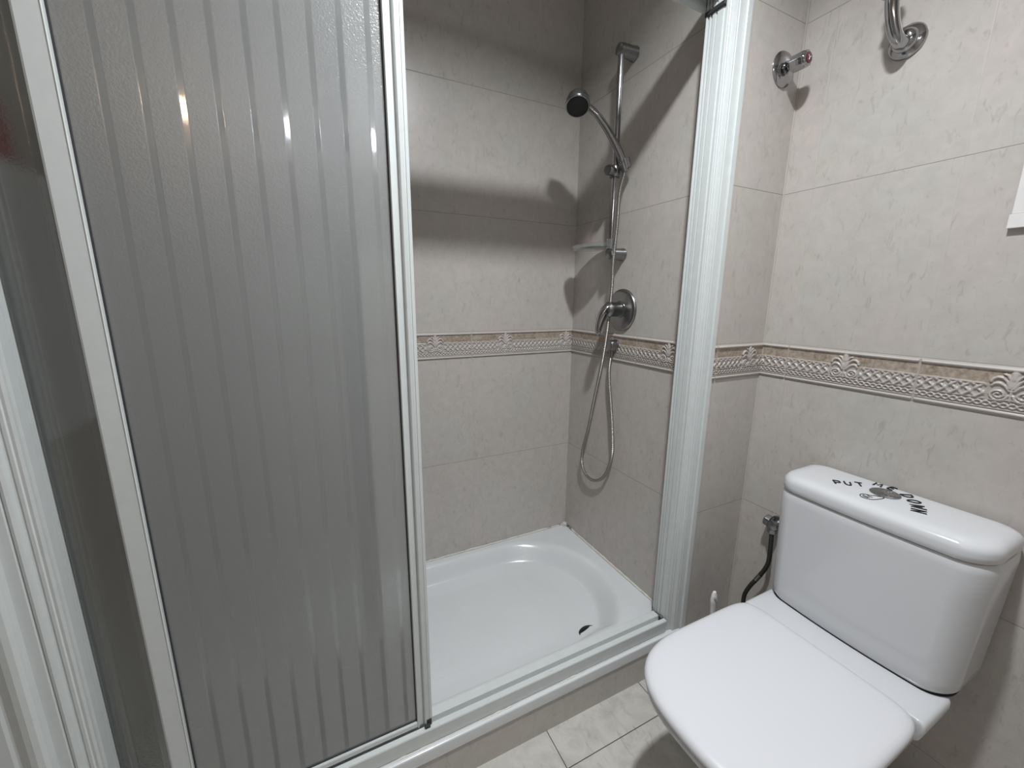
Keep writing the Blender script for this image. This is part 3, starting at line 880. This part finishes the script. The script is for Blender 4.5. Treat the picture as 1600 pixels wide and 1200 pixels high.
MB().loops(R).build('bowl', M['ceramic'], to, True, 60)
# rear deck carrying the tank
R = []
for z, i in ((0.350, 0.05), (0.365, 0.022), (0.385, 0.006), (0.410, 0.0), (0.4220, 0.001), (0.4285, 0.004), (0.4310, 0.010), (0.4315, 0.02)):
    a0, a1, hw = -0.128 - i * .5, -0.2775 + i * 0.3, 0.1965 - i
    P = []
    for cxx, cyy, s0, q in ((a0 - 0.03, hw - 0.03, 0, 0.03), (a1 + 0.006, hw - 0.006, 90, 0.006), (a1 + 0.006, -hw + 0.006, 180, 0.006), (a0 - 0.03, -hw + 0.03, 270, 0.03)):
        for k in range(7):
            t = math.radians(s0 + 15 * k); P.append((cxx + q * math.cos(t), TY + cyy + q * math.sin(t), z))
    R.append(P)
# the tank stands in a shallow recess of the deck
MB().loops(R).build('deck', M['ceramic'], to, True, 60)
# seat ring and lid
def seatout(ins, z, xb=-0.277):
    P = []
    xf, hw = -0.747 + ins, 0.1975 - ins
    n = 72
    xm = -0.53
    for k in range(n):
        t = 2 * math.pi * k / n
        c, s_ = math.cos(t), math.sin(t)
        if c >= 0:
            e = 2.75
            x = xm + (xf - xm) * abs(c) ** (2 / e); y = hw * math.copysign(abs(s_) ** (2 / e), s_)
        else:
            e = 10
            x = xm + (xb - ins - xm) * abs(c) ** (2 / e); y = hw * math.copysign(abs(s_) ** (2 / e), s_)
            y *= 1 - 0.012 * ((x - xm) / (xb - xm)) ** 2
        P.append((x, TY + y, z))
    return P
MB().loops([seatout(i, z + 0.003) for i, z in ((0.010, 0.399), (0.005, 0.404), (0.004, 0.410), (0.006, 0.4175), (0.012, 0.4195))]).build('seat_ring', M['seat'], to, True, 60)
MB().loops([seatout(i, z + 0.004) for i, z in ((0.012, 0.4215), (0.003, 0.422), (0.0, 0.425), (0.0, 0.431), (0.0025, 0.4365), (0.007, 0.4405), (0.014, 0.4430), (0.026, 0.4447), (0.05, 0.4460), (0.08, 0.4468), (0.12, 0.4472))]).build('seat_lid', M['seat'], to, True, 60)
for s_ in (-1, 1):
    MB().lathe((-0.272, TY + s_ * 0.085 - 0.022, 0.4225), (0, 1, 0), [(0.004, 0), (0.0095, 0.001), (0.0095, 0.043), (0.004, 0.044)], 16).build('hinge', M['seat'], to, True)

# flush button
LZ = 0.8086
bt = MB().lathe((-0.086, -0.4065, LZ), (0, 0, 1), [(0.0300, -0.001), (0.0300, 0.0015), (0.0275, 0.0032), (0.001, 0.0036)], 48).build('flush_button', M['dullchrome'], to, True)
b = MB()
b.lathe((-0.086, -0.4165, LZ + 0.0030), (0, 0, 1), [(0.0170, 0), (0.0165, 0.0020), (0.0135, 0.0024), (0.0120, 0.0010), (0.001, 0.0008)], 32)
b.build('small_flush_button', M['chrome'], bt, True)

# hand-drawn words on the lid
LET = {'P': [[(0, 0), (0, 1)], [(0, 1), (.6, .95), (.7, .7), (.55, .48), (0, .45)]],
       'U': [[(0, 1), (.02, .3), (.3, 0), (.62, .2), (.68, 1)]],
       'T': [[(0, 1), (.8, 1)], [(.42, 1), (.42, 0)]],
       'M': [[(0, 0), (.08, 1), (.42, .35), (.76, 1), (.86, 0)]],
       'E': [[(.65, 1), (.1, 1), (0, .5), (.1, 0), (.7, 0)], [(.03, .52), (.55, .52)]],
       'D': [[(0, 0), (0, 1)], [(0, 1), (.55, .85), (.72, .5), (.55, .12), (0, 0)]],
       'O': [[(.38, 1), (.08, .8), (0, .45), (.2, .05), (.5, 0), (.75, .35), (.7, .75), (.38, 1)]],
       'W': [[(0, 1), (.2, 0), (.45, .75), (.7, 0), (.92, 1)]],
       'N': [[(0, 0), (0, 1), (.65, 0), (.65, 1)]]}
def stroke(b, pts, w, z):
    """flat inked stroke"""
    P, _ = catmull([Vector((*p, 0)) for p in pts], 5, False) if len(pts) > 2 and w < 0.0018 else ([Vector((*p, 0)) for p in pts], None)
    b.tube([(p.x, p.y, z) for p in P], w, 8, smooth=False)
words = MB()
for ch, px, py, ang, hgt in (('P', -0.121, -0.321, 40, .023), ('U', -0.104, -0.337, 34, .023), ('T', -0.083, -0.352, 38, .024), ('M', -0.042, -0.374, 8, .022), ('E', -0.036, -0.402, -6, .022),
                             ('D', -0.052, -0.438, -36, .024), ('O', -0.074, -0.458, -46, .024), ('W', -0.098, -0.473, -58, .025), ('N', -0.126, -0.484, -66, .025)):
    t = math.radians(ang)
    for s_ in LET[ch]:
        pts = []
        for a, c in s_:
            lx, ly = (a - .4) * hgt * 0.80, (c - .5) * hgt          # reading direction -y, up +x
            rx, ry = lx * math.cos(t) - ly * math.sin(t), lx * math.sin(t) + ly * math.cos(t)
            pts.append((px + ry, py - rx))
        if ch in 'PUDOE': 
            Q, _ = catmull([Vector((*p, 0)) for p in pts], 5, False); pts = [(q.x, q.y) for q in Q]
        words.tube([(q[0], q[1], LZ + 0.0002) for q in pts], 0.0021, 8, smooth=False)
words.build('handwritten_words', M['ink'], lid)
hand = MB()
def hp(pts, w=0.0011):
    Q, _ = catmull([Vector((*p, 0)) for p in pts], 4, False)
    hand.tube([(q.x, q.y, LZ + 0.0002) for q in Q], w, 6, smooth=False)
# outline of a pointing hand, finger towards the button
hp([(-0.118, -0.409), (-0.124, -0.400), (-0.131, -0.396), (-0.134, -0.388), (-0.143, -0.382), (-0.153, -0.384), (-0.160, -0.391), (-0.160, -0.400), (-0.154, -0.408), (-0.146, -0.412), (-0.139, -0.414), (-0.127, -0.417), (-0.117, -0.417), (-0.114, -0.412), (-0.118, -0.409)])
hp([(-0.134, -0.390), (-0.139, -0.396), (-0.140, -0.404)]); hp([(-0.143, -0.386), (-0.147, -0.393), (-0.147, -0.401)]); hp([(-0.151, -0.388), (-0.153, -0.394), (-0.152, -0.400)])
hand.build('drawn_hand', M['ink'], lid)
lg = MB()
for k in range(6):
    y = -0.566 - k * 0.0036
    lg.tube([(-0.046, y, 0.8073), (-0.043, y - 0.0008, 0.8073)], 0.00055, 6, smooth=False)
lg.build('maker_mark', M['ink'], lid)

# ------------------------------------------------------------------ supply valve and hose behind the tank
av = empty('angle_valve', (0, -0.129, 0.548), label='small grey angle valve on the wall behind the toilet tank', cat='valve')
MB().lathe((-0.0005, -0.131, 0.556), (-1, 0, 0), [(0.026, 0), (0.025, 0.004), (0.014, 0.006), (0.013, 0.030), (0.016, 0.031), (0.016, 0.040), (0.010, 0.042)], 24).build('body', M['dullchrome'], av, True)
MB().lathe((-0.030, -0.131, 0.556), (0, 0, -1), [(0.011, 0), (0.011, 0.012), (0.0145, 0.013), (0.0145, 0.026), (0.010, 0.028)], 6).build('nut', M['dullchrome'], av)
MB().lathe((-0.026, -0.131, 0.560), (0, 1, 0.15), [(0.010, 0), (0.010, 0.010), (0.0185, 0.012), (0.0185, 0.026), (0.014, 0.030)], 24, lobes=6, depth=0.05).build('handle', M['dullchrome'], av, True)
SP = [(-0.032, -0.131, 0.530), (-0.040, -0.138, 0.490), (-0.042, -0.139, 0.424), (-0.045, -0.118, 0.361), (-0.045, -0.094, 0.308), (-0.042, -0.078, 0.254), (-0.042, -0.085, 0.190), (-0.05, -0.12, 0.145), (-0.07, -0.17, 0.15), (-0.085, -0.205, 0.20), (-0.09, -0.2149, 0.27), (-0.085, -0.213, 0.33)]
N = NT('black_braided_hose')
pos, x, y, z = N.pos()
nn = N.n('ShaderNodeTexChecker'); N.l(pos, nn.inputs[0]); nn.inputs['Scale'].default_value = 260
N.bsdf(Base_Color=N.mix(nn.outputs['Fac'], (0.012, 0.012, 0.011, 1), (0.05, 0.05, 0.045, 1)), Roughness=0.45, Metallic=0.2)
sh = MB().tube(SP, 0.0068, 12, sub=6).build('supply_hose', N.m, None, True)
setp(sh, label='black braided supply hose curving down behind the toilet', cat='hose')
MB().tube([(-0.0445, -0.1225, 0.372), (-0.0448, -0.1105, 0.345)], 0.0076, 12, smooth=False).build('hose_crimp', M['dullchrome'], sh, True)

# ------------------------------------------------------------------ toilet brush (only the white handle tip shows)
br = empty('toilet_brush', (-0.235, -0.10, 0.0), label='white toilet brush handle poking up behind the toilet seat', cat='toilet brush')
MB().lathe((-0.235, -0.100, 0.0), (0, 0, 1), [(0.045, 0.001), (0.048, 0.006), (0.042, 0.10), (0.044, 0.115), (0.040, 0.115), (0.036, 0.02), (0.001, 0.018)], 32).build('holder', M['whiteplastic'], br, True)
MB().tube([(-0.235, -0.100, 0.03), (-0.235, -0.100, 0.22), (-0.236, -0.100, 0.290), (-0.238, -0.100, 0.325), (-0.239, -0.100, 0.345), (-0.2395, -0.100, 0.359)], [0.0085, 0.0085, 0.0095, 0.0125, 0.0105, 0.0055], 14, flat=0.75).build('handle', M['whiteplastic'], br, True)
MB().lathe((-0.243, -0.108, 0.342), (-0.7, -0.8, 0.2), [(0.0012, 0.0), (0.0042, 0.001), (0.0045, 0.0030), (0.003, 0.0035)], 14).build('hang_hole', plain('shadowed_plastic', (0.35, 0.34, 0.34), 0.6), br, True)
